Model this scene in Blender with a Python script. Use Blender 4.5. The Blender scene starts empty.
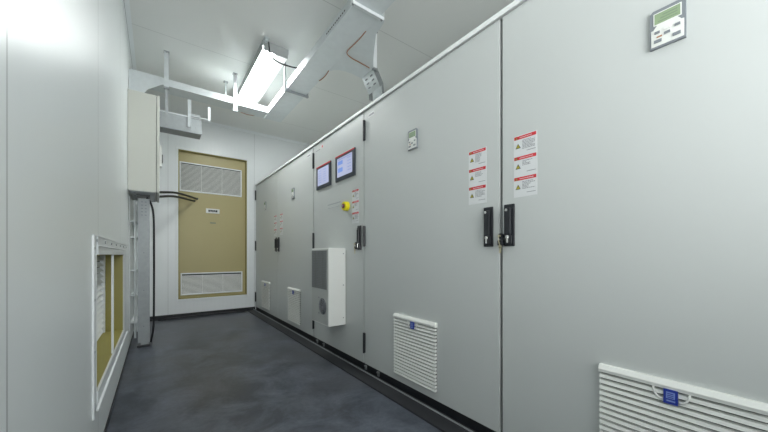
import bpy, bmesh, math, random
from mathutils import Vector, Matrix
random.seed(7)
S = bpy.context.scene
COL = S.collection

# ------------------------------------------------------------------ materials
def mat(name, color, rough=0.5, metal=0.0, emit=None, emit_s=1.0, noise=0.0, nscale=8.0, bump=0.0, bscale=60.0, spec=0.5, coat=0.0):
    m = bpy.data.materials.new(name); m.use_nodes = True
    nt = m.node_tree; N = nt.nodes; L = nt.links
    b = N['Principled BSDF']
    b.inputs['Base Color'].default_value = (*color, 1)
    b.inputs['Roughness'].default_value = rough
    b.inputs['Metallic'].default_value = metal
    b.inputs['Specular IOR Level'].default_value = spec
    if coat: b.inputs['Coat Weight'].default_value = coat; b.inputs['Coat Roughness'].default_value = 0.15
    if emit:
        b.inputs['Emission Color'].default_value = (*emit, 1); b.inputs['Emission Strength'].default_value = emit_s
    geo = N.new('ShaderNodeNewGeometry')
    if noise:
        n = N.new('ShaderNodeTexNoise'); n.inputs['Scale'].default_value = nscale; n.inputs['Detail'].default_value = 5
        L.new(geo.outputs['Position'], n.inputs['Vector'])
        mx = N.new('ShaderNodeMix'); mx.data_type = 'RGBA'
        mx.inputs[6].default_value = (*[max(0, c*(1-noise)) for c in color], 1)
        mx.inputs[7].default_value = (*[min(1, c*(1+noise)) for c in color], 1)
        L.new(n.outputs['Fac'], mx.inputs[0]); L.new(mx.outputs[2], b.inputs['Base Color'])
    if bump:
        n2 = N.new('ShaderNodeTexNoise'); n2.inputs['Scale'].default_value = bscale
        L.new(geo.outputs['Position'], n2.inputs['Vector'])
        bp = N.new('ShaderNodeBump'); bp.inputs['Strength'].default_value = bump; bp.inputs['Distance'].default_value = 0.002
        L.new(n2.outputs['Fac'], bp.inputs['Height']); L.new(bp.outputs[0], b.inputs['Normal'])
    return m

def panel_mat(name, color, rough, axis, seams, rib=0.05, ribs=0.25, line=0.55, width=0.004, spec=0.5, grad=None):
    """sandwich panel sheet: narrow seams across `axis` at the given positions, fine pressed ribs"""
    m = mat(name, color, rough, spec=spec); nt = m.node_tree; N = nt.nodes; L = nt.links; b = N['Principled BSDF']
    geo = N.new('ShaderNodeNewGeometry'); sep = N.new('ShaderNodeSeparateXYZ'); L.new(geo.outputs['Position'], sep.inputs[0])
    co = sep.outputs[axis]
    acc = None
    for s in seams:
        d = N.new('ShaderNodeMath'); d.operation = 'SUBTRACT'; L.new(co, d.inputs[0]); d.inputs[1].default_value = s
        a = N.new('ShaderNodeMath'); a.operation = 'ABSOLUTE'; L.new(d.outputs[0], a.inputs[0])
        c = N.new('ShaderNodeMath'); c.operation = 'LESS_THAN'; L.new(a.outputs[0], c.inputs[0]); c.inputs[1].default_value = width/2
        if acc is None: acc = c.outputs[0]
        else:
            mxm = N.new('ShaderNodeMath'); mxm.operation = 'MAXIMUM'; L.new(acc, mxm.inputs[0]); L.new(c.outputs[0], mxm.inputs[1]); acc = mxm.outputs[0]
    mx = N.new('ShaderNodeMix'); mx.data_type = 'RGBA'
    mx.inputs[6].default_value = (*color, 1); mx.inputs[7].default_value = (*[c*line for c in color], 1)
    L.new(acc, mx.inputs[0]); L.new(mx.outputs[2], b.inputs['Base Color'])
    if ribs:
        mu = N.new('ShaderNodeMath'); mu.operation = 'MULTIPLY'; L.new(co, mu.inputs[0]); mu.inputs[1].default_value = 2*math.pi/rib
        sn = N.new('ShaderNodeMath'); sn.operation = 'SINE'; L.new(mu.outputs[0], sn.inputs[0])
        bp = N.new('ShaderNodeBump'); bp.inputs['Strength'].default_value = ribs; bp.inputs['Distance'].default_value = 0.002
        L.new(sn.outputs[0], bp.inputs['Height']); L.new(bp.outputs[0], b.inputs['Normal'])
    return m

M = {}
M['wall_left'] = panel_mat('wall_left_sheet', (.70,.735,.735), .33, 1, [.903,2.05,3.2,4.35,5.5,-.25,-1.4], rib=.09, ribs=.025, line=.6, width=.008, spec=.36)
M['wall_back'] = panel_mat('wall_back_sheet', (.78,.81,.82), .33, 0, [.143,1.40,-.1], rib=.06, ribs=.08, line=.72, width=.006)
M['wall'] = mat('wall_sheet', (.68,.70,.69), .4)
M['ceil'] = panel_mat('ceiling_sheet', (.74,.75,.73), .32, 1, [3.735,2.42,5.05,1.1,-.2,-1.5], rib=.2, ribs=.03, line=.72, width=.007)
M['cab'] = mat('cabinet_paint', (.53,.552,.542), .36, noise=.015, nscale=2.5)
M['cab_edge'] = mat('cabinet_lip_paint', (.80,.82,.81), .35)
M['gap'] = mat('door_gap', (.12,.125,.13), .8)
M['black'] = mat('black_rubber', (.012,.013,.016), .45, noise=.2)
M['blackp'] = mat('black_plastic', (.016,.018,.022), .35)
M['ledge'] = mat('ledge_rubber', (.014,.015,.019), .5, noise=.15)
M['plinth'] = mat('plinth_black', (.012,.013,.017), .5, noise=.2)
M['white'] = mat('white_plastic', (.74,.75,.72), .4)
M['vent'] = mat('vent_plastic', (.76,.77,.74), .42)
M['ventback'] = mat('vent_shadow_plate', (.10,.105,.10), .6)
M['trimw'] = mat('white_trim', (.80,.83,.84), .35)
M['framew'] = mat('frame_paint', (.62,.65,.66), .35)
M['olive'] = mat('olive_door', (.42,.365,.175), .42, noise=.03, nscale=3)
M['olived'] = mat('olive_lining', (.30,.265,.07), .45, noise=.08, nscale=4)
M['galv'] = mat('galvanised_steel', (.60,.64,.65), .40, metal=.65, noise=.10, nscale=22, bump=.05)
M['galvb'] = mat('galvanised_bluish', (.66,.70,.71), .42, metal=.25, noise=.08, nscale=14, bump=.05)
M['galvc'] = mat('galvanised_channel', (.33,.355,.365), .5, metal=.35, noise=.12, nscale=25)
M['galvd'] = mat('galvanised_dark', (.34,.36,.37), .45, metal=.7, noise=.2, nscale=25)
M['chrome'] = mat('chrome', (.75,.75,.73), .2, metal=1)
M['brass'] = mat('brass_key', (.60,.55,.38), .35, metal=.8)
M['copper'] = mat('copper_wire', (.42,.20,.11), .45, metal=.2)
M['red'] = mat('label_red', (.60,.025,.035), .4)
M['paper'] = mat('label_paper', (.66,.675,.68), .45)
M['yellow'] = mat('warning_yellow', (.52,.46,.03), .4)
M['ink'] = mat('ink_grey', (.22,.23,.25), .5)
M['inkd'] = mat('ink_dark', (.03,.035,.04), .5)
M['blue'] = mat('badge_blue', (.018,.04,.30), .35)
M['bluel'] = mat('badge_light_blue', (.22,.30,.62), .4)
M['bezel2'] = mat('faint_grey_print', (.36,.38,.40), .5)
M['lcd'] = mat('lcd_green', (.27,.36,.22), .25)
M['lcdink'] = mat('lcd_ink', (.16,.22,.15), .3)
M['bezel'] = mat('panel_grey_bezel', (.20,.22,.24), .4)
M['hmi'] = mat('screen_bezel', (.03,.04,.055), .35)
M['screen'] = mat('screen_lit', (.35,.38,.55), .2, emit=(.60,.63,.86), emit_s=.20)
M['screenb'] = mat('screen_blue', (.15,.25,.6), .2, emit=(.30,.42,.88), emit_s=.20)
M['stop_r'] = mat('stop_dark_red', (.25,.02,.04), .4)
M['stop_y'] = mat('stop_yellow', (.80,.70,.01), .35)
M['acw'] = mat('cooler_white', (.78,.79,.76), .4)
M['acg'] = mat('cooler_shaded_grey', (.47,.485,.47), .45)  # light-grey cooler face, its shading worked into a darker tone
M['grille'] = mat('grille_grey', (.20,.21,.205), .55)
M['box'] = mat('wall_box_paint', (.56,.57,.52), .38)
M['boxs'] = mat('wall_box_seam', (.25,.26,.24), .5)
M['lampbody'] = mat('lamp_housing', (.42,.44,.44), .45)
M['diff'] = mat('lamp_diffuser', (.9,.9,.9), .4, emit=(.97,1.0,.98), emit_s=40.0)
M['diff2'] = mat('lamp_diffuser_dimmer', (.9,.9,.9), .4, emit=(.97,1.0,.98), emit_s=3.6)
M['reflglow'] = mat('lamp_reflector_glow', (.85,.87,.87), .4, emit=(.97,1.0,.98), emit_s=.22)  # faint emission stands in for tube light falling on the white reflector
M['tube'] = mat('lamp_tube', (1,1,1), .4, emit=(.97,1.0,.98), emit_s=16.0)

# floor: dark worn vinyl
def floor_mat():
    m = mat('dark_vinyl', (.035,.04,.048), .42); nt = m.node_tree; N = nt.nodes; L = nt.links; b = N['Principled BSDF']
    geo = N.new('ShaderNodeNewGeometry')
    n1 = N.new('ShaderNodeTexNoise'); n1.inputs['Scale'].default_value = 3.2; n1.inputs['Detail'].default_value = 8; n1.inputs['Roughness'].default_value = .74; n1.inputs['Distortion'].default_value = .6
    n2 = N.new('ShaderNodeTexNoise'); n2.inputs['Scale'].default_value = 38; n2.inputs['Detail'].default_value = 4
    n3 = N.new('ShaderNodeTexNoise'); n3.inputs['Scale'].default_value = 1.1
    for n in (n1, n2, n3): L.new(geo.outputs['Position'], n.inputs['Vector'])
    r = N.new('ShaderNodeValToRGB'); r.color_ramp.elements[0].position = .40; r.color_ramp.elements[1].position = .64
    r.color_ramp.elements[0].color = (.032,.040,.056,1); r.color_ramp.elements[1].color = (.125,.142,.178,1)
    L.new(n1.outputs['Fac'], r.inputs[0])
    r3 = N.new('ShaderNodeValToRGB'); r3.color_ramp.elements[0].position = .45; r3.color_ramp.elements[1].position = .7
    r3.color_ramp.elements[0].color = (0,0,0,1); r3.color_ramp.elements[1].color = (.45,.45,.45,1)
    L.new(n3.outputs['Fac'], r3.inputs[0])
    mx = N.new('ShaderNodeMix'); mx.data_type = 'RGBA'; L.new(r3.outputs[0], mx.inputs[0]); L.new(r.outputs[0], mx.inputs[6]); mx.inputs[7].default_value = (.088,.084,.084,1)
    mx2 = N.new('ShaderNodeMix'); mx2.data_type = 'RGBA'; mx2.blend_type = 'MULTIPLY'; mx2.inputs[0].default_value = .45
    L.new(mx.outputs[2], mx2.inputs[6]); L.new(n2.outputs['Fac'], mx2.inputs[7]); L.new(mx2.outputs[2], b.inputs['Base Color'])
    mr = N.new('ShaderNodeMapRange'); mr.inputs[3].default_value = .22; mr.inputs[4].default_value = .48
    L.new(n1.outputs['Fac'], mr.inputs[0]); L.new(mr.outputs[0], b.inputs['Roughness'])
    bp = N.new('ShaderNodeBump'); bp.inputs['Strength'].default_value = .12; bp.inputs['Distance'].default_value = .002
    L.new(n2.outputs['Fac'], bp.inputs['Height']); L.new(bp.outputs[0], b.inputs['Normal'])
    return m
M['floor'] = floor_mat()

# ------------------------------------------------------------------ mesh helpers
class MB:
    def __init__(s): s.bm = bmesh.new()
    def box(s, x0, x1, y0, y1, z0, z1, m=0):
        v = [s.bm.verts.new(p) for p in ((x0,y0,z0),(x1,y0,z0),(x1,y1,z0),(x0,y1,z0),(x0,y0,z1),(x1,y0,z1),(x1,y1,z1),(x0,y1,z1))]
        for f in ((3,2,1,0),(4,5,6,7),(0,1,5,4),(1,2,6,5),(2,3,7,6),(3,0,4,7)):
            s.bm.faces.new([v[i] for i in f]).material_index = m
        return s
    def prism(s, pts, axis, a, b, m=0):
        """closed polygon pts (2d) extruded along axis (0,1,2) from a to b"""
        def P(p, t):
            q = list(p); q.insert(axis, t); return q
        A = [s.bm.verts.new(P(p, a)) for p in pts]; B = [s.bm.verts.new(P(p, b)) for p in pts]
        n = len(pts)
        fs = [s.bm.faces.new(A), s.bm.faces.new(B[::-1])]
        for i in range(n): fs.append(s.bm.faces.new((A[i], B[i], B[(i+1) % n], A[(i+1) % n])))
        for f in fs: f.material_index = m
        return s
    def cyl(s, c, axis, r, h, m=0, n=24, r2=None):
        r2 = r if r2 is None else r2
        def ring(rr, t):
            out = []
            for i in range(n):
                a = 2*math.pi*i/n; q = [rr*math.cos(a), rr*math.sin(a)]; q.insert(axis, t)
                out.append(s.bm.verts.new([c[k]+q[k] for k in range(3)]))
            return out
        A = ring(r, 0); B = ring(r2, h)
        fs = [s.bm.faces.new(A), s.bm.faces.new(B[::-1])]
        for i in range(n): fs.append(s.bm.faces.new((A[i], B[i], B[(i+1) % n], A[(i+1) % n])))
        for f in fs: f.material_index = m
        return s
    def tube(s, pts, r, m=0, n=10, smooth=8):
        P = [Vector(p) for p in pts]
        if smooth and len(P) > 2:     # Catmull-Rom
            Q = [2*P[0]-P[1]] + P + [2*P[-1]-P[-2]]; out = []
            for i in range(1, len(Q)-2):
                for k in range(smooth):
                    t = k/smooth; a, b, c, d = Q[i-1:i+3]
                    out.append(.5*((2*b)+(c-a)*t+(2*a-5*b+4*c-d)*t*t+(3*b-a-3*c+d)*t**3))
            out.append(P[-1]); P = out
        prev = None; up = Vector((.13,.31,.94)).normalized(); rings = []
        for i, p in enumerate(P):
            d = (P[min(i+1, len(P)-1)]-P[max(i-1, 0)]).normalized()
            u = d.cross(up).normalized(); w = u.cross(d).normalized(); up = w
            rings.append([s.bm.verts.new(p+r*(math.cos(2*math.pi*k/n)*u+math.sin(2*math.pi*k/n)*w)) for k in range(n)])
        fs = [s.bm.faces.new(rings[0]), s.bm.faces.new(rings[-1][::-1])]
        for A, B in zip(rings, rings[1:]):
            for k in range(n): fs.append(s.bm.faces.new((A[k], A[(k+1) % n], B[(k+1) % n], B[k])))
        for f in fs: f.material_index = m; f.smooth = True
        return s
    def build(s, name, mats, parent=None, loc=None, bevel=0.0, smooth=False):
        bmesh.ops.recalc_face_normals(s.bm, faces=s.bm.faces[:])
        o3 = Vector((0,0,0))
        if parent is not None:
            q = parent
            while q is not None: o3 += q.location; q = q.parent
        if loc is not None: off = Vector(loc)
        else: off = o3
        bmesh.ops.translate(s.bm, verts=s.bm.verts[:], vec=-off)
        me = bpy.data.meshes.new(name); s.bm.to_mesh(me); s.bm.free()
        for k in (mats if isinstance(mats, (list, tuple)) else [mats]): me.materials.append(M[k])
        if smooth:
            for p in me.polygons: p.use_smooth = True
        o = bpy.data.objects.new(name, me); COL.objects.link(o)
        o.location = off - o3
        if parent is not None: o.parent = parent
        if bevel:
            b = o.modifiers.new('bevel', 'BEVEL'); b.width = bevel; b.segments = 2; b.limit_method = 'ANGLE'; b.angle_limit = math.radians(40)
        return o

def thing(name, loc, label, cat, group=None):
    o = bpy.data.objects.new(name, None); COL.objects.link(o); o.location = loc; o.empty_display_size = .1
    o['label'] = label; o['category'] = cat
    if group: o['group'] = group
    return o
def tag(o, label, cat, group=None):
    o['label'] = label; o['category'] = cat
    if group: o['group'] = group
    return o
def struct(o): o['kind'] = 'structure'; return o

# ------------------------------------------------------------------ room shell (x across, y along the aisle, z up)
XL, XR, YB, YF, ZC = -.23, 2.5, 5.76, -3.0, 3.15
CX = 1.41     # plane of the cabinet doors
struct(MB().box(XL-.2, XR+.2, YF-.2, YB+.3, -.1, 0).build('floor', 'floor'))
struct(MB().box(XL-.2, XR+.2, YF-.2, YB+.3, ZC, ZC+.1).build('ceiling', 'ceil'))
HY0, HY1, HZ0, HZ1 = 1.965, 3.448, .335, .98      # hatch opening in the left wall
w = MB()
w.box(XL-.15, XL, YF-.1, HY0, 0, ZC).box(XL-.15, XL, HY1, YB+.1, 0, ZC).box(XL-.15, XL, HY0, HY1, 0, HZ0).box(XL-.15, XL, HY0, HY1, HZ1, ZC)
struct(w.build('wall_left', 'wall_left'))
DX0, DX1, DZ0, DZ1 = .274, 1.272, .285, 2.625     # door opening in the back wall
w = MB()
w.box(XL, DX0, YB, YB+.12, 0, ZC).box(DX1, XR, YB, YB+.12, 0, ZC).box(DX0, DX1, YB, YB+.12, 0, DZ0).box(DX0, DX1, YB, YB+.12, DZ1, ZC)
struct(w.build('wall_back', 'wall_back'))
struct(MB().box(XR, XR+.1, YF-.1, YB+.1, 0, ZC).build('wall_right', 'wall'))
struct(MB().box(XL, XR, YF-.1, YF, 0, ZC).build('wall_front', 'wall'))

# door in the back wall, set back in its frame
d = struct(MB().box(DX0, DX1, YB+.062, YB+.10, DZ0, DZ1).build('door_1', 'olive', loc=((DX0+DX1)/2, YB+.062, DZ0)))
def louvre_panel(name, x0, x1, z0, z1, n, parent, top_gap):
    fr = MB(); y1 = YB+.062; y0 = YB+.048; b = .018
    fr.box(x0, x1, y0, y1, z1-b, z1).box(x0, x1, y0, y1, z0, z0+b).box(x0, x0+b, y0, y1, z0+b, z1-b).box(x1-b, x1, y0, y1, z0+b, z1-b)
    v = fr.build(name, 'trimw', parent, bevel=.002)
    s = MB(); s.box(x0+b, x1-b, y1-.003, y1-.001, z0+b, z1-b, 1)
    za, zb = z0+b, z1-b-top_gap
    h = (zb-za)/n
    for i in range(n):
        z = za+i*h
        s.prism([(y0+.001, z+.001), (y0+.006, z+h*.62), (y0+.0105, z+h*.62), (y0+.0055, z+.001)], 0, x0+b, x1-b, 0)
    for q in (.33, .66):
        xx = x0+(x1-x0)*q; s.box(xx-.003, xx+.003, y0-.001, y0+.004, za, zb, 0)
    if top_gap: s.box(x0+b+.01, x1-b-.01, y0+.002, y0+.010, zb+.003, zb+top_gap*.9, 2)
    s.build('louvre_slats', ['vent', 'ventback', 'inkd'], v)
louvre_panel('upper_grille', .292, 1.20, 1.985, 2.452, 22, d, .008)
louvre_panel('lower_grille', .306, 1.212, .335, .688, 16, d, .018)
lb = MB().box(.655, .855, YB+.052, YB+.062, 1.665, 1.742).build('name_plate', 'white', d, bevel=.008)
t = MB()
for i, (a, b_) in enumerate(((.69,.712),(.716,.742),(.746,.766),(.770,.79),(.794,.822))):
    t.box(a, b_, YB+.049, YB+.052, 1.688+.004*(i%2), 1.722)
t.build('plate_marking', 'inkd', lb)
MB().box(.715, .80, YB+.059, YB+.062, 1.498, 1.516).build('small_label', 'lcdink', d)

fr = MB()
fr.box(DX0-.03, DX0, YB-.008, YB+.06, DZ0-.03, DZ1+.03).box(DX1, DX1+.03, YB-.008, YB+.06, DZ0-.03, DZ1+.03)
fr.box(DX0, DX1, YB-.008, YB+.06, DZ1, DZ1+.03).box(DX0, DX1, YB-.008, YB+.06, DZ0-.03, DZ0)
struct(fr.build('trim_1', 'trimw', bevel=.003))
rv = MB(); rv.box(DX0+.0, DX0+.012, YB+.005, YB+.062, DZ0, DZ1).box(DX1-.012, DX1, YB+.005, YB+.062, DZ0, DZ1).box(DX0, DX1, YB+.005, YB+.062, DZ1-.012, DZ1).box(DX0, DX1, YB+.005, YB+.062, DZ0, DZ0+.012)
struct(rv.build('trim_2', 'olived'))
# ceiling cove on the back wall
struct(MB().prism([(YB, ZC-.035), (YB-.035, ZC), (YB, ZC)], 0, XL+.045, XR).build('trim_3', 'trimw'))
# galvanised angle in the left ceiling corner
a = MB().box(XL, XL+.044, YF, YB, ZC-.003, ZC).box(XL, XL+.003, YF, YB, ZC-.045, ZC-.003)
for i in range(30):
    y = .6+i*.17; a.cyl((XL+.022, y, ZC-.006), 2, .005, .004, 0, 8)
struct(a.build('trim_4', 'trimw'))
struct(MB().box(XL+.006, XL+.0075, YF, YB, ZC-.0055, ZC-.0035).build('trim_5', 'gap'))
# baseboards
struct(MB().box(XL, 1.408, YB-.012, YB, 0, .058).prism([(YB-.012, 0), (YB-.012, .02), (YB-.06, .008), (YB-.085, 0)], 0, XL+.01, 1.27).build('baseboard_back', 'black', bevel=.002))
struct(MB().box(XL, XL+.006, YF, YB-.06, 0, .022).build('baseboard_left', 'black'))
b = MB().prism([(1.272, 0), (1.275, .010), (1.36, .016), (1.405, .016), (1.405, 0)], 1, YF, YB-.013)
struct(b.build('baseboard_right', 'ledge'))
struct(MB().prism([(1.374, .016), (1.377, .022), (1.383, .022), (1.386, .016)], 1, YF, YB-.012).build('trim_6', 'galvd'))
# rubber sheet lying loose along the end wall
rs = MB().tube([(.02, 5.64, .012), (.45, 5.655, .018), (.62, 5.67, .024), (.9, 5.672, .017), (1.22, 5.66, .012)], .010, 0, 8)
tag(rs.build('rubber_strip', 'black', loc=(.6, 5.66, 0)), 'loose black rubber sealing strip lying on the floor along the end wall', 'strip')

# ------------------------------------------------------------------ switchgear cabinets
def controller(door, yc, z0=1.698, z1=1.830):
    """hand-held control keypad set flush in a door; w .092"""
    y0, y1 = yc-.046, yc+.046; X = CX
    o = MB()
    # bevelled grey surround
    o.prism([(y0, z0), (y1, z0), (y1, z1-.008), (y1-.008, z1), (y0+.008, z1), (y0, z1-.008)], 0, X-.010, X, 0)
    o.box(X-.0115, X-.010, y0+.004, y1-.004, z0+.006, z0+.064, 1)             # white key field
    o.prism([(y0+.008, z0+.062), (y1-.008, z0+.062), (y1-.020, z0+.078), (y0+.020, z0+.078)], 0, X-.0117, X-.0098, 1)
    o.box(X-.0118, X-.010, y0+.010, y1-.010, z0+.078, z1-.012, 1)             # white window edge
    o.box(X-.0125, X-.0116, y0+.013, y1-.013, z0+.081, z1-.015, 2)            # lcd
    for k in range(3): o.box(X-.0128, X-.0124, y0+.020, y1-.022-.006*k, z0+.087+.009*k, z0+.090+.009*k, 3)
    for (a, b_, w_, h_, m_) in ((.020,.052,.014,.008,0),(.046,.056,.016,.008,1),(.072,.052,.014,.008,0),(.046,.040,.016,.008,0),(.022,.022,.020,.010,0),(.070,.022,.020,.010,0),(.066,.036,.014,.004,4)):
        o.box(X-.0145, X-.0114, y0+a-w_/2, y0+a+w_/2, z0+b_-h_/2, z0+b_+h_/2, m_)
    return o.build('control_keypad', ['bezel', 'white', 'lcd', 'lcdink', 'copper'], door, loc=(X, yc, z0), bevel=.0012)

def warning_label(door, yc, ztop, n):
    X = CX; y0, y1 = yc-.054, yc+.054; H = .083
    o = MB(); o.box(X-.0008, X, y0-.005, y1+.003, ztop-H-.013, ztop+.003, 0)
    o.box(X-.0014, X-.0007, y0, y1, ztop-.0155, ztop, 1)
    # header: small triangle (at the +y end, left as seen) and white lettering strokes
    def tri(cy, cz, s, m1, m2):
        o.prism([(cy-s, cz-s*.8), (cy+s, cz-s*.8), (cy, cz+s)], 0, X-.0020, X-.0013, m2)
        o.prism([(cy-s*.66, cz-s*.58), (cy+s*.66, cz-s*.58), (cy, cz+s*.6)], 0, X-.0026, X-.0019, m1)
        o.box(X-.0030, X-.0025, cy-s*.09, cy+s*.09, cz-s*.38, cz+s*.25, m2)
    tri(y1-.012, ztop-.008, .0065, 2, 3)
    yy = y1-.028
    while yy > y0+.018:
        wd = random.uniform(.004, .007); o.box(X-.0020, X-.0013, yy-wd, yy, ztop-.0098, ztop-.0068, 0); yy -= wd+.002
    tri(y1-.020, ztop-.048, .013, 2, 3)
    rows = (7, 4, 6)[n]
    for r in range(rows):
        z = ztop-.023-r*.0065; ya = y1-.041; end = y0+.006+random.choice((0, 0, .01, .02, .03))
        if n == 1: end += .012
        yy = ya
        while yy > end:
            wd = random.uniform(.005, .012); o.box(X-.0013, X-.0007, max(end, yy-wd), yy, z-.0028, z, 4); yy -= wd+.002
    o.box(X-.0013, X-.0007, y0+.003, y0+.045, ztop-.078, ztop-.0755, 4)
    return o.build('warning_label', ['paper', 'red', 'yellow', 'inkd', 'ink'], door, loc=(X, yc, ztop))

def vent(door, yc, z0=.122, z1=.553):
    X = CX; y0, y1 = yc-.210, yc+.210
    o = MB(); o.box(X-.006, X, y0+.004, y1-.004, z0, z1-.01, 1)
    # top lip
    o.prism([(X, z1-.028), (X-.022, z1-.028), (X-.024, z1-.016), (X-.014, z1), (X, z1)], 1, y0, y1, 0)
    n = 18; h = (z1-.030-z0)/n
    for i in range(n):
        z = z0+i*h
        pts = [(X-.004, z+.003), (X-.020, z+.003), (X-.017, z+h*.66), (X-.004, z+h*.80)]
        o.prism([(p[0], p[1]) for p in pts], 1, y0+.002, y1-.002, 0)
    fr = o
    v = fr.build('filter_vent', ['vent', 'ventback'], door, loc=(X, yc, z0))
    e = MB(); zt = z1-.026
    e.box(X-.0255, X-.018, yc-.018, yc+.018, zt-.048, zt, 0)
    e.box(X-.0262, X-.0254, yc-.011, yc+.011, zt-.030, zt-.008, 1)
    for k in range(3): e.box(X-.0268, X-.0261, yc-.008, yc+.008, zt-.027+.006*k, zt-.0245+.006*k, 0)
    e.box(X-.0262, X-.0254, yc-.012, yc+.010, zt-.040, zt-.035, 1)
    # snap-clip surround arcs
    for s in (-1, 1):
        arc = [(X-.0205, yc+s*(.020+.026*math.cos(a_)), zt-.002-.036*math.sin(a_)) for a_ in [math.pi/2*k/6 for k in range(7)]]
        e.tube(arc, .0035, 2, 8, smooth=0)
    e.build('vent_badge', ['blue', 'bluel', 'vent'], door, loc=(X, yc, zt), bevel=0)
    return v

def handle(door, yc, z0=1.022, z1=1.230, side=0):
    X = CX
    o = MB(); o.box(X-.010, X, yc-.028, yc+.028, z0, z1)
    o.box(X-.026, X-.010, yc-.016, yc+.016, z0+.055, z1-.020)
    o.box(X-.020, X-.010, yc-.020, yc+.020, z0+.010, z0+.055)
    h = o.build('swing_handle', 'blackp', door, loc=(X, yc, z0), bevel=.004)
    l = MB(); l.cyl((X-.026, yc, z0+.045), 0, .010, .008, 0, 20); l.box(X-.0275, X-.021, yc-.0045, yc+.0045, z0+.016, z0+.050)
    l2 = MB().cyl((X-.029, yc+.004, z1-.030), 0, .007, .004, 0, 16); l2.build('cover_screw', 'chrome', door, loc=(X, yc, z1-.03))
    l.build('lock_cylinder', 'chrome', door, loc=(X, yc, z0+.03), bevel=.001)
    if side:
        k = MB(); k.box(X-.030, X-.002, yc+.024, yc+.052, z0+.004, z0+.030).cyl((X-.020, yc+.042, z0+.052), 0, .014, .018, 0, 18).box(X-.018, X-.004, yc+.03, yc+.04, z0+.02, z0+.06)
        k.build('lock_block', 'blackp', door, loc=(X, yc+.04, z0), bevel=.003)
        kk = MB(); kk.cyl((X-.033, yc+.042, z0+.052), 0, .006, .012, 0, 12).box(X-.032, X-.029, yc+.030, yc+.040, z0-.034, z0-.004).cyl((X-.032, yc+.035, z0-.002), 0, .009, .003, 0, 16)
        kk.tube([(X-.031, yc+.042, z0+.05), (X-.036, yc+.039, z0+.025), (X-.031, yc+.035, z0+.002)], .0012, 0, 6, 5)
        kk.build('hanging_key', 'brass', door, loc=(X, yc+.04, z0))
    return h

def hinge(door, y, z0, z1):
    o = MB(); o.cyl((CX-.010, y, z0), 2, .009, z1-z0, 0, 14); o.box(CX-.008, CX+.004, y-.011, y+.011, z0+.004, z1-.004)
    o.build('hinge', 'blackp', door, loc=(CX, y, z0), bevel=.001)

def cabinet(y0, y1, doors, label, tabs=()):
    """doors: list of (y_low, y_high)"""
    yc = (y0+y1)/2
    r = thing('switchgear_cabinet', (CX+.4, yc, 0), label, 'electrical cabinet', 'grey switchgear cabinets in the long row')
    MB().box(CX+.024, CX+.86, y0+.002, y1-.002, .066, 2.185).build('body', 'gap', r)
    MB().box(CX+.010, CX+.85, y0+.002, y1-.002, 0, .066).build('plinth', 'plinth', r)
    tp = MB().box(CX-.012, CX+.87, y0+.001, y1-.001, 2.193, 2.214).box(CX-.012, CX-.006, y0+.001, y1-.001, 2.188, 2.193)
    tp.build('top_cover', 'cab_edge', r, bevel=.0015)
    for t_ in tabs:
        MB().box(CX+.000, CX+.010, t_-.010, t_+.010, .016, .052).box(CX-.006, CX+.010, t_-.012, t_+.012, .040, .050).build('levelling_bracket', 'galvd', r)
    out = []
    for (a_, b_) in doors:
        out.append(MB().box(CX, CX+.022, a_, b_, .066, 2.182).build('door', 'cab', r, loc=(CX, (a_+b_)/2, .066), bevel=.0006))
    return r, out

# cabinet A: nearest, double doors
rA, (dA3, dA2) = cabinet(-.385, 2.190, [(-.382, .8985), (.9155, 2.187)], 'nearest two-door grey cabinet, its handles side by side at the central seam', tabs=(2.172, 1.99))
# cabinet B: one wide door with screens and cooler
rB, (dB,) = cabinet(2.196, 3.230, [(2.201, 3.226)], 'middle grey cabinet with two lit screens, yellow stop button and cooler unit', tabs=(3.14, 2.98))
# cabinet C: farthest, double doors
rC, (dC2, dC1) = cabinet(3.236, 5.735, [(3.241, 4.480), (4.487, 5.700)], 'farthest grey two-door cabinet ending at the wall with the olive door', tabs=())
for o, y in ((dA2, 2.180), (dB, 3.220), (dC1, 5.695)):
    hinge(o, y, 1.935, 2.108); hinge(o, y, 1.048, 1.222); hinge(o, y, .155, .325)
controller(dA3, .271); controller(dA2, 1.571); controller(dC2, 3.860); controller(dC1, 5.114)
for o, y in ((dA3, .780), (dA2, 1.051), (dB, 2.332), (dC2, 4.331), (dC1, 4.602)):
    for n, z in enumerate((1.5515, 1.4525, 1.3535)): warning_label(o, y, z, n)
vent(dA3, .260); vent(dA2, 1.558); vent(dC2, 3.815); vent(dC1, 5.065)
handle(dA3, .858, side=1); handle(dA2, .977); handle(dB, 2.258, side=1); handle(dC2, 4.437); handle(dC1, 4.551)

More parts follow.
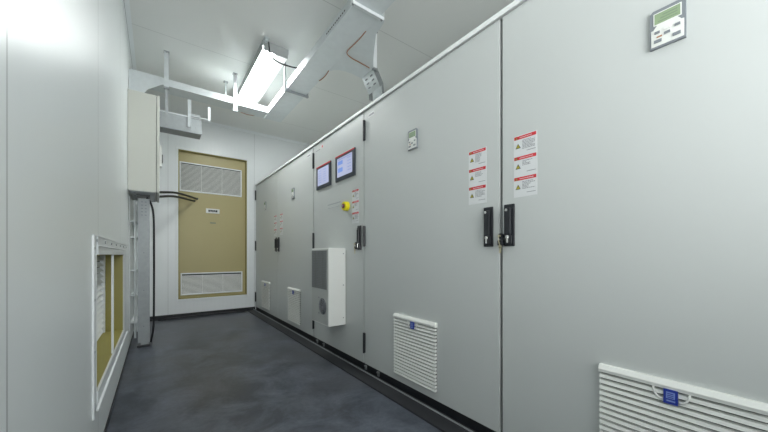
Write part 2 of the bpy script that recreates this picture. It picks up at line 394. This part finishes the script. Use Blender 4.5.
def hmi(yc, z0, z1, wd, kind):
    X = CX; y0, y1 = yc-wd/2, yc+wd/2
    o = MB(); o.box(X-.012, X, y0, y1, z0, z1, 0); o.box(X-.014, X-.0115, y0+.002, y1-.002, z1-.014, z1-.001, 1)
    o.build('screen_bezel', ['hmi', 'red'], dB, loc=(X, yc, z0), bevel=.003)
    s = MB(); a0, a1, b0, b1 = y0+.040, y1-.040, z0+.036, z1-.030
    s.box(X-.0135, X-.0118, a0, a1, b0, b1, 0)
    if kind == 0:
        for r in range(6):
            for c in range(2):
                ya = a1-.022-c*.11; s.box(X-.0140, X-.0134, ya-.07, ya, b1-.030-r*.024, b1-.024-r*.024, 2)
    else:
        s.box(X-.0140, X-.0134, a1-.11, a1-.02, b1-.065, b1-.030, 1).box(X-.0140, X-.0134, a1-.11, a1-.02, b1-.135, b1-.095, 1)
        for r in range(5): s.box(X-.0140, X-.0134, a0+.02, a0+.085, b1-.035-r*.028, b1-.029-r*.028, 2)
        s.box(X-.0140, X-.0134, a0+.02, a1-.02, b1-.018, b1-.010, 2)
    s.build('touch_screen', ['screen', 'screenb', 'bluel'], dB, loc=(X, yc, z0+.03))
hmi(2.963, 1.678, 1.921, .338, 0)
hmi(2.509, 1.680, 1.924, .362, 1)
# emergency stop
e = MB(); X = CX
e.cyl((X, 2.472, 1.423), 0, .043, -.012, 0, 32); e.cyl((X-.012, 2.472, 1.423), 0, .043, -.030, 0, 32, r2=.040)
e.build('stop_button_collar', 'stop_y', dB, loc=(X, 2.5, 1.43), bevel=.002)
e = MB(); e.cyl((X-.041, 2.472, 1.423), 0, .022, -.006, 1, 24).cyl((X-.046, 2.472, 1.423), 0, .018, -.008, 0, 28, r2=.015).cyl((X-.054, 2.472, 1.423), 0, .008, -.001, 2, 16)
e.build('stop_button', ['stop_r', 'inkd', 'bluel'], dB, loc=(X-.04, 2.472, 1.423), bevel=.0015)
l = MB(); l.box(X-.0015, X, 2.600, 2.875, 1.479, 1.488, 0)
for k in range(14): l.box(X-.0018, X, 2.865-k*.018-.013, 2.865-k*.018, 1.4465, 1.4505, 0) if k % 5 != 3 else None
l.build('instruction_strip', 'bezel2', dB, loc=(X, 2.74, 1.48))
l = MB(); l.box(X-.001, X, 2.985, 3.045, 2.108, 2.140, 0); l.box(X-.0016, X-.0008, 2.992, 3.018, 2.112, 2.136, 1); l.box(X-.0016, X-.0008, 3.06, 3.16, 2.106, 2.112, 2)
l.build('maker_badge', ['paper', 'red', 'ink'], dB, loc=(X, 3.01, 2.12))
def top_label(door, yc, zc, w_):
    o = MB(); o.box(CX-.001, CX, yc-w_/2, yc+w_/2, zc-.018, zc+.018, 0)
    yy = yc+w_/2-.008
    while yy > yc-w_/2+.012: o.box(CX-.0016, CX-.0008, yy-.009, yy, zc-.008, zc+.008, 1); yy -= .013
    o.build('name_label', ['paper', 'ink'], door, loc=(CX, yc, zc))
top_label(dA2, 2.085, 2.125, .085); top_label(dC2, 3.36, 2.118, .11)
# cooler unit on cabinet B
Xf = 1.237; ay0, ay1, az0, az1 = 2.506, 2.872, .333, 1.040
MB().box(Xf, CX, ay0, ay1, az0, az1).build('cooler_casing', 'acw', dB, loc=(Xf, (ay0+ay1)/2, az0), bevel=.004)
f = MB().box(Xf-.003, Xf, ay0+.010, ay1-.008, az0+.012, az1-.012)
f.build('cooler_front', 'acg', dB, loc=(Xf, (ay0+ay1)/2, az0))
g = MB(); g.box(Xf-.0045, Xf-.003, 2.540, 2.862, .662, 1.018, 1)
for i in range(22): z = .668+i*.016; g.box(Xf-.008, Xf-.0045, 2.542, 2.860, z, z+.007, 0)
for i in range(5): y = 2.545+i*.078; g.box(Xf-.0075, Xf-.004, y-.001, y+.001, .664, 1.016, 0)
g.build('intake_grille', ['grille', 'ink'], dB, loc=(Xf, 2.7, .66))
g = MB(); g.cyl((Xf-.003, 2.615, .505), 0, .080, -.002, 2, 36)
g.cyl((Xf-.005, 2.615, .505), 0, .072, -.001, 1, 36)
for rr in (.020, .034, .048, .062, .074):
    pts = [(Xf-.009, 2.615+rr*math.cos(2*math.pi*k/28), .505+rr*math.sin(2*math.pi*k/28)) for k in range(29)]
    g.tube(pts, .0022, 0, 6, smooth=0)
for k in range(8):
    a_ = math.pi*k/4; g.tube([(Xf-.008, 2.615, .505), (Xf-.008, 2.615+.075*math.cos(a_), .505+.075*math.sin(a_))], .002, 0, 6, smooth=0)
for z in (.432, .578): g.box(Xf-.006, Xf-.003, 2.695, 2.71, z-.006, z+.006, 0)
g.build('fan_guard', ['ink', 'inkd', 'acg'], dB, loc=(Xf, 2.615, .505))
sc = MB()
for z in (.99, .70, .40): sc.cyl((1.385, ay0, z), 1, .005, -.003, 0, 10)
sc.box(CX-.002, CX, ay0-.028, ay0-.001, .36, 1.02, 1)
sc.build('casing_flange', ['ink', 'acg'], dB, loc=(CX, ay0, .4))

# ------------------------------------------------------------------ left wall: hatch
h = thing('wall_hatch', (XL, (HY0+HY1)/2, HZ0), 'white framed rectangular opening low in the left wall, lined in olive', 'wall hatch')
oy0, oy1, oz0, oz1 = 1.866, 3.66, .244, 1.070
f = MB()
f.box(XL, XL+.004, oy0+.006, HY0, oz0, oz1).box(XL, XL+.010, HY1, oy1, oz0, oz1).box(XL, XL+.010, HY0, HY1, HZ1, oz1).box(XL, XL+.010, HY0, HY1, oz0, HZ0)
f.build('frame', 'framew', h, bevel=.001); f = MB()
# rolled bright lips above and below the opening, thin outer edge
f.box(XL+.010, XL+.013, oy0+.01, oy1, oz1-.005, oz1).box(XL, XL+.008, oy0, oy0+.005, oz0, oz1-.005).box(XL+.010, XL+.020, oy0+.03, oy1, oz0+.028, oz0+.036)
f.box(XL+.010, XL+.014, HY0, oy1-.05, HZ1+.040, HZ1+.046).box(XL, XL+.005, HY0-.014, HY0, HZ0, HZ1)
f.build('frame_lip', 'trimw', h, bevel=.001)
for k in range(7): MB().cyl((XL+.010, oy0+.05+k*.28, oz1-.025), 0, .007, .004, 0, 10).build('screw', 'galvd', h)
for k in range(4): MB().cyl((XL+.004, oy0+.030, oz0+.06+k*.235), 0, .006, .004, 0, 10).build('screw', 'galvd', h)
MB().box(XL-.006, XL+.006, 2.656, 2.676, HZ0, HZ1).build('mullion', 'trimw', h, bevel=.002)
ln = MB(); D = .148
ln.box(XL-D, XL-.001, HY0, HY1, HZ0, HZ0+.004).box(XL-D, XL-.001, HY0, HY1, HZ1-.004, HZ1).box(XL-D, XL-.001, HY1-.004, HY1, HZ0+.004, HZ1-.004).box(XL-D, XL-.001, HY0, HY0+.004, HZ0+.004, HZ1-.004)
ln.build('olive_lining', 'olived', h)
lv = MB(); lv.box(XL-.150, XL-.142, HY0, HY1, HZ0, HZ1, 1)
for i in range(14):
    z = HZ0+.01+i*.045; lv.prism([(XL-.142, z), (XL-.118, z+.004), (XL-.118, z+.010), (XL-.142, z+.036)], 1, HY0+.005, HY1-.03, 0)
lv.box(XL-.142, XL-.112, HY1-.045, HY1-.006, HZ0+.004, HZ1-.004, 0)
lv.build('outer_louvre', ['trimw', 'ventback'], h)

# ------------------------------------------------------------------ left wall: distribution box, riser column, pipes
bx = thing('distribution_box', (XL, 4.33, 1.62), 'light beige-grey metal distribution box hung high on the left wall', 'electrical box')
by0, by1, bz0, bz1 = 3.955, 4.70, 1.622, 2.622
MB().box(XL+.001, -.003, by0, by1, bz0, bz1).build('box_body', 'box', bx, bevel=.003)
MB().box(-.003, .003, by0+.01, by1-.01, bz0+.01, bz1-.01).build('door_seal', 'boxs', bx)
MB().box(.003, .026, by0-.002, by1+.002, bz0-.002, bz1+.002).build('box_door', 'box', bx, bevel=.003)
MB().box(.026, .046, 3.975, 4.02, 1.90, 2.12, 0).box(.046, .054, 3.98, 4.015, 1.945, 2.03, 1).build('latch', ['white', 'blackp'], bx, bevel=.002)
u = MB().box(XL+.01, -.01, by0+.03, by1-.03, bz0-.004, bz0, 0)
for k in range(6): u.cyl((-.18+.03*(k % 2), by0+.08+k*.1, bz0-.004), 2, .010, -.008, 1, 12)
u.build('gland_plate', ['galvd', 'ink'], bx)
MB().box(-.17, -.055, 4.17, 4.36, bz0-.012, bz0-.004).build('cable_entry', 'blackp', bx)

cl = thing('cable_riser', (-.1, 4.2, 0), 'tall galvanised cable riser channel standing on the floor under the wall box', 'cable riser')
c = MB(); c.box(-.158, -.058, 4.15, 4.153, .045, 1.575).box(-.158, -.155, 4.153, 4.21, .045, 1.575).box(-.061, -.058, 4.153, 4.21, .045, 1.575)
c.build('channel', 'galvc', cl, bevel=.001)
for k in range(5):
    z = 1.54-k*.035
    for x in (-.130, -.100): MB().box(x, x+.016, 4.1485, 4.150, z-.005, z+.005).build('slot', 'ink', cl)
for z in (.22, .60, 1.0): MB().cyl((-.108, 4.150, z), 1, .006, -.002, 0, 12).build('screw', 'ink', cl)
MB().box(-.135, -.065, 4.16, 4.20, .012, .046).build('foot_post', 'galvd', cl)
MB().box(-.164, -.050, 4.135, 4.235, 0, .022).build('foot_plate', 'blackp', cl, bevel=.002)

pl = thing('cable_ladder', (-.2, 4.5, 0), 'narrow pale steel cable ladder fixed upright on the left wall behind the riser', 'cable ladder')
MB().box(XL, -.224, 4.20, 4.26, .17, 1.60).build('wall_strip', 'trimw', pl)
MB().box(-.205, -.185, 4.50, 4.54, .03, 1.60).build('rail', 'galvb', pl)
MB().box(-.205, -.185, 4.86, 4.90, .03, 1.60).build('rail', 'galvb', pl)
for z in (.21, .52, .80, 1.18, 1.36):
    MB().box(XL, -.18, 4.49, 4.91, z-.009, z+.009).build('rung', 'trimw' if z < .3 else 'galvb', pl)
MB().box(XL, -.20, 4.95, 5.25, 0.02, 1.6).build('back_channel', 'trimw', pl, bevel=.003)

cb = MB().tube([(-.085, 4.28, 1.605), (-.055, 4.27, 1.56), (-.028, 4.26, 1.44), (-.022, 4.26, 1.2), (-.022, 4.26, .6), (-.026, 4.26, .2), (-.05, 4.27, .012)], .010, 0, 10)
tag(cb.build('black_cable', 'black', loc=(-.02, 4.26, 0)), 'black cable hanging straight down beside the galvanised riser channel', 'cable')
for i, (p0, p1, p2, p3, lab) in enumerate((
    ((-.02, 4.72, 1.742), (.036, 4.80, 1.766), (.246, 5.25, 1.852), (.53, 5.815, 1.885), 'upper of two black cables running from the wall box to the olive door'),
    ((-.02, 4.72, 1.688), (.036, 4.80, 1.712), (.215, 5.20, 1.792), (.49, 5.815, 1.845), 'lower of two black cables running from the wall box to the olive door'))):
    t = MB().tube([p0, p1, p2, p3], .015, 0, 10); t.cyl((p3[0], YB+.062, p3[2]), 1, .017, -.02, 0, 14)
    tag(t.build('black_cable', 'black', loc=p0), lab, 'cable', 'black cables behind the wall box')

# ------------------------------------------------------------------ cable trays under the ceiling
ZT, ZS = 2.795, 2.870
def slots_y(o, x, ya, yb, z0, m=1, step=.030):
    y = ya
    while y < yb: o.box(x-.0012, x+.0012, y, y+.017, z0, z0+.010, m); y += step
tr = thing('cable_tray', (1.25, 1.8, ZT), 'long galvanised cable tray running lengthwise under the ceiling beside the cabinets', 'cable tray')
Ya, Yb_ = YF+.02, 4.25
XA, XB = 1.148, 1.371
YC = 4.05
MB().box(XA, XB, Ya, Yb_, ZT, ZT+.003).build('tray_floor', 'galvb', tr)
o = MB().box(XA, XA+.003, Ya, YC, ZT+.003, ZS, 0).box(XA, XA+.014, Ya, YC, ZS, ZS+.002, 0)
slots_y(o, XA, 3.02, 3.30, ZT+.03); slots_y(o, XA, 2.05, 2.36, ZT+.03); slots_y(o, XA, 3.90, 4.03, ZT+.03)
o.build('side_rail', ['galv', 'inkd'], tr)
o = MB().box(XB-.003, XB, Ya, 1.90, ZT+.003, ZS, 0); o.build('side_rail', ['galv', 'inkd'], tr)
o = MB().box(XB-.003, XB, 2.78, Yb_, ZT+.003, ZS, 0); slots_y(o, XB, 3.5, 3.7, ZT+.03); o.build('side_rail', ['galv', 'inkd'], tr)
MB().box(XA, XB-.003, Yb_-.003, Yb_, ZT+.003, ZS).build('end_rail', 'galv', tr)
# tee branch towards the cabinets with flared corners
FAR = [(XB, 2.79), (1.40, 2.735), (1.44, 2.70), (1.50, 2.682), (1.576, 2.676), (1.70, 2.69)]
NEAR = [(XB, 1.88), (1.405, 1.90), (1.430, 1.94), (1.444, 2.0), (1.45, 2.074), (1.50, 2.16), (1.60, 2.33), (1.70, 2.50)]
MB().prism(FAR+NEAR[::-1], 2, ZT-.001, ZT+.002).build('tee_floor', 'galvb', tr)
for P in (FAR, NEAR):
    w = MB()
    for p, q in zip(P, P[1:]):
        n_ = Vector((q[1]-p[1], -(q[0]-p[0]))).normalized()*.0015
        w.prism([(p[0]-n_.x, p[1]-n_.y), (q[0]-n_.x, q[1]-n_.y), (q[0]+n_.x, q[1]+n_.y), (p[0]+n_.x, p[1]+n_.y)], 2, ZT+.002, ZS)
    w.build('tee_side', 'galvb', tr)

ct = thing('cable_tray', (.4, 4.15, ZT), 'short galvanised cable tray crossing from the left wall to the long tray', 'cable tray')
MB().box(XL+.047, XA-.002, YC, Yb_, ZT, ZT+.003).build('tray_floor', 'galvb', ct)
o = MB().box(XL+.047, XA-.002, YC, YC+.003, ZT+.003, ZS, 0)
x = .95
while x < 1.12: o.box(x, x+.017, YC-.0015, YC+.0012, ZT+.03, ZT+.042, 1); x += .031
x = .60
while x < .73: o.box(x, x+.014, YC-.0015, YC+.0012, ZT+.022, ZT+.032, 1); x += .03
o.build('side_rail', ['galv', 'inkd'], ct)
MB().box(XL+.047, XA-.002, Yb_-.003, Yb_, ZT+.003, ZS).build('side_rail', 'galv', ct)
MB().prism([(XL+.005, 2.655), (-.10, 2.655), (-.075, 2.70), (.05, ZT), (.05, ZS), (XL+.005, ZS)], 1, YC-.003, YC-.0005).build('end_plate', 'galv', ct)

ch = thing('cable_chute', (1.74, 2.6, 2.22), 'bent galvanised chute dropping from the tray branch to the cabinet top', 'cable chute')
yl, yr = 2.49, 2.69
def slab(pts, name, a=yl, b=yr, m='galvb'):
    MB().prism(pts, 1, a, b).build(name, m, ch, bevel=.001)
slab([(1.703, 2.800), (1.709, 2.803), (1.794, 2.655), (1.788, 2.652)], 'sloping_plate', m='galv')
slab([(1.788, 2.652), (1.794, 2.655), (1.800, 2.52), (1.795, 2.52)], 'lower_plate', 2.47, 2.62)
slab([(1.795, 2.52), (1.800, 2.52), (1.80, 2.216), (1.795, 2.216)], 'drop_plate', 2.47, 2.62)
for y in (yl, yr):
    MB().prism([(1.703, 2.800), (1.735, 2.86), (1.83, 2.70), (1.84, 2.60), (1.794, 2.60), (1.790, 2.655)], 1, y-.0015, y+.0015).build('chute_side', 'galvd', ch)
for k in range(3):
    for j_ in range(2): MB().box(1.716+.020*k, 1.728+.020*k, yl+.035+j_*.09, yl+.07+j_*.09, 2.770-.0348*k-.010, 2.770-.0348*k-.002).build('slot', 'ink', ch)

# hangers
def rod(x, y, zlo, label, wide=.040, group='drop hangers of the cross tray', tail=None, m='galv'):
    h = thing('tray_hanger', (x, y, ZC), label, 'hanger', group)
    MB().box(x-wide/2, x+wide/2, y, y+.003, zlo, ZC-.003).box(x-wide/2, x-wide/2+.003, y-.015, y, zlo, ZC-.003).build('hanger_strip', m, h)
    MB().box(x-.025, x+.025, y-.02, y+.035, ZC-.004, ZC).cyl((x, y-.010, ZC-.012), 2, .008, .008, 0, 8).build('ceiling_plate', 'galvd', h)
    MB().box(x-.024, x+.024, y-.018, y+.010, zlo-.018, zlo+.002).build('clamp', 'galvd', h)
    if tail: MB().box(x-.011, x+.014, y, y+.004, tail, zlo-.018).build('lower_strip', 'galvd', h)
    return h
rod(.087, 4.030, 2.765, 'leftmost steel strip hanger, dropping past the cross tray to the small duct', tail=2.36)
rod(.76, 4.030, 2.715, 'steel strip hanger at the cross tray left of the lamp')
rod(.70, 4.285, 2.85, 'thin steel ceiling rod behind the cross tray, left of the lamp', .014)
rod(1.712, 2.470, 2.790, 'steel strip hanger holding the tray branch above the cabinets', .052, 'hangers of the long tray', None, 'trimw')
def trapeze(y, label, m='galvc'):
    h = thing('trapeze_hanger', (1.26, y, ZC), label, 'hanger', 'hangers of the long tray')
    xa, xb = 1.1265, 1.400
    MB().box(xa, xb, y-.018, y+.018, ZT-.010, ZT-.002).box(xa, xb, y-.024, y-.018, ZT-.026, ZT-.002).build('cross_bar', m, h, bevel=.0015)
    for x in (xa, xb-.018):
        MB().box(x, x+.018, y-.014, y+.010, ZT-.002, ZC-.004).build('drop_strip', m, h)
        MB().box(x-.015, x+.033, y-.02, y+.02, ZC-.004, ZC).build('ceiling_plate', 'galvd', h)
        MB().cyl((x+.009, y, ZT-.018), 2, .009, .008, 0, 6).build('nut', 'galvd', h)
trapeze(1.915, 'trapeze hanger under the long tray nearest the viewer, at the top edge', 'trimw')
trapeze(3.370, 'trapeze hanger under the long tray beside the ceiling lamp')
trapeze(-.6, 'trapeze hanger under the long tray behind the viewer')

# small duct from the box
du = thing('cable_duct', (.22, 4.1, 2.35), 'short galvanised cable duct leaving the wall box below the cross tray', 'cable duct')
MB().box(.030, .415, 4.078, 4.081, 2.352, 2.520).box(.030, .415, 4.081, 4.26, 2.352, 2.355).box(.030, .415, 4.257, 4.26, 2.355, 2.52).box(.412, .415, 4.081, 4.257, 2.355, 2.52).build('duct_body', 'galvc', du)
MB().box(.030, .415, 4.072, 4.088, 2.520, 2.530).build('duct_flange', 'trimw', du)
MB().box(.05, .42, 4.072, 4.078, 2.350, 2.356).build('lower_edge', 'ink', du)
for x in (.17, .28, .36): MB().cyl((x, 4.078, 2.42), 1, .008, -.004, 0, 10).build('screw', 'galvd', du)
a = MB().box(.281, .309, 4.066, 4.070, 2.41, 2.715).box(.309, .313, 4.055, 4.070, 2.41, 2.715)
tag(a.build('angle_bracket', 'galv', loc=(.295, 4.068, 2.41), bevel=.001), 'upright steel angle bracket fixed to the middle of the small duct', 'bracket', 'angle brackets on the small duct')
a = MB().box(.478, .504, 4.066, 4.070, 2.520, 2.685).box(.405, .504, 4.055, 4.090, 2.531, 2.537)
tag(a.build('angle_bracket', 'trimw', loc=(.45, 4.07, 2.53), bevel=.001), 'bright L-shaped steel bracket projecting from the end of the small duct', 'bracket', 'angle brackets on the small duct')
MB().box(.313, .400, 4.060, 4.071, 2.531, 2.560).build('duct_tie', 'galvd', du)

# earthing wires
tag(MB().tube([(1.369, 2.10, 2.797), (1.369, 2.192, 2.788), (1.365, 2.29, 2.786), (1.362, 2.385, 2.785), (1.385, 2.43, 2.786), (1.45, 2.457, 2.787), (1.54, 2.467, 2.787), (1.665, 2.49, 2.792)], .0042, 0, 8).build('earthing_wire', 'copper', loc=(1.4, 2.4, 2.79)), 'brown earthing wire bent across the underside of the tray branch', 'wire', 'earthing wires')
tag(MB().tube([(1.366, 2.76, 2.800), (1.369, 2.80, 2.789), (1.374, 2.88, 2.788), (1.370, 2.95, 2.790), (1.366, 2.99, 2.796)], .0042, 0, 8).build('earthing_wire', 'copper', loc=(1.38, 2.85, 2.79)), 'short brown wire end at the edge of the long tray, past the branch', 'wire', 'earthing wires')
tag(MB().tube([(.86, 4.245, 2.797), (.908, 4.235, 2.786), (.96, 4.235, 2.784), (1.03, 4.245, 2.797)], .0042, 0, 8).build('earthing_wire', 'copper', loc=(.95, 4.24, 2.79)), 'brown wire under the cross tray below the lamp', 'wire', 'earthing wires')

# ------------------------------------------------------------------ ceiling lamps
def lamp(x0, y0, label, diff='diff'):
    x1, xm, y1 = x0+.255, x0+.115, y0+1.23
    r = thing('ceiling_lamp', ((x0+x1)/2, (y0+y1)/2, ZC), label, 'lamp', 'fluorescent ceiling lamps')
    MB().box(x0-.004, x1+.004, y0-.012, y1+.012, ZC-.052, ZC-.002).build('housing', 'lampbody', r, bevel=.003)
    MB().box(x0-.006, x0-.0005, y0-.012, y1+.012, ZC-.098, ZC-.052).build('side_shade', 'lampbody', r)
    pr = [(x0, ZC-.052), (x0+.006, ZC-.092), (x0+.025, ZC-.104), (xm-.02, ZC-.104), (xm, ZC-.090), (xm, ZC-.052)]
    MB().prism(pr, 1, y0, y1).build('diffuser', diff, r)
    MB().prism([(xm+.001, ZC-.052), (xm+.001, ZC-.088), (x1-.030, ZC-.098), (x1, ZC-.088), (x1, ZC-.052)], 1, y0, y1).build('glowing_reflector', 'reflglow', r)  # plain reflector beside the diffuser, made to glow as if lit
    for a_, b_ in ((y0-.012, y0-.0005), (y1+.0005, y1+.012)): MB().box(x0+.004, x1-.004, a_, b_, ZC-.10, ZC-.052).build('end_cap', 'lampbody', r)
    k = MB().cyl((x0+.02, y0-.055, ZC-.04), 2, .016, .03, 0, 14).box(x0-.002, x0+.045, y0-.075, y0-.012, ZC-.012, ZC).build('mounting_knob', 'galv', r)
    return r
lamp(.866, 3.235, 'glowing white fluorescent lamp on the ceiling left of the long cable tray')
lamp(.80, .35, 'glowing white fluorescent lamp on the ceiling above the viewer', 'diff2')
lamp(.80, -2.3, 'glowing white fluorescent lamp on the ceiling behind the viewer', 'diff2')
cb = MB().tube([(.905, 3.17, 3.11), (.905, 3.15, 3.04), (.915, 3.14, 2.96), (.985, 3.10, 2.90), (1.07, 3.06, 2.875), (1.15, 3.04, 2.873)], .007, 0, 8)
tag(cb.build('lamp_cable', 'black', loc=(.9, 3.17, 3.11)), 'black supply cable sagging from the ceiling lamp to the long tray', 'cable')

# ------------------------------------------------------------------ lights
def area(name, loc, rot, sx, sy, power, color=(1,1,1)):
    l = bpy.data.lights.new(name, 'AREA'); l.shape = 'RECTANGLE'; l.size = sx; l.size_y = sy; l.energy = power; l.color = color
    o = bpy.data.objects.new(name, l); COL.objects.link(o); o.location = loc; o.rotation_euler = rot
    return o
area('ceiling_fill', (.55, -1.3, 1.6), (math.radians(140), 0, math.radians(-3)), 1.2, 1.6, 31, (.98,1,1))  # added up-facing fill behind the camera to brighten the ceiling; no real lamp
area('soft_fill', (.6, -2.4, 1.5), (math.radians(88), 0, math.radians(-5)), 1.4, 1.8, 9, (.98,1,1))
W = bpy.data.worlds.new('world'); S.world = W; W.use_nodes = True
W.node_tree.nodes['Background'].inputs[0].default_value = (.8,.85,.9,1); W.node_tree.nodes['Background'].inputs[1].default_value = .3

# ------------------------------------------------------------------ camera
cam = bpy.data.cameras.new('camera'); co = bpy.data.objects.new('camera', cam); COL.objects.link(co)
th = .6362
co.location = (0, 0, .98); co.rotation_euler = (math.pi/2, 0, -th)
cam.sensor_width = 36; cam.lens = 36*308.11/768; cam.shift_y = (254.65-216)/768
cam.clip_start = .02
S.camera = co
S.view_settings.view_transform = 'Standard'
S.view_settings.look = 'None'
S.view_settings.exposure = 0.98
S.cycles.max_bounces = 10; S.cycles.diffuse_bounces = 6
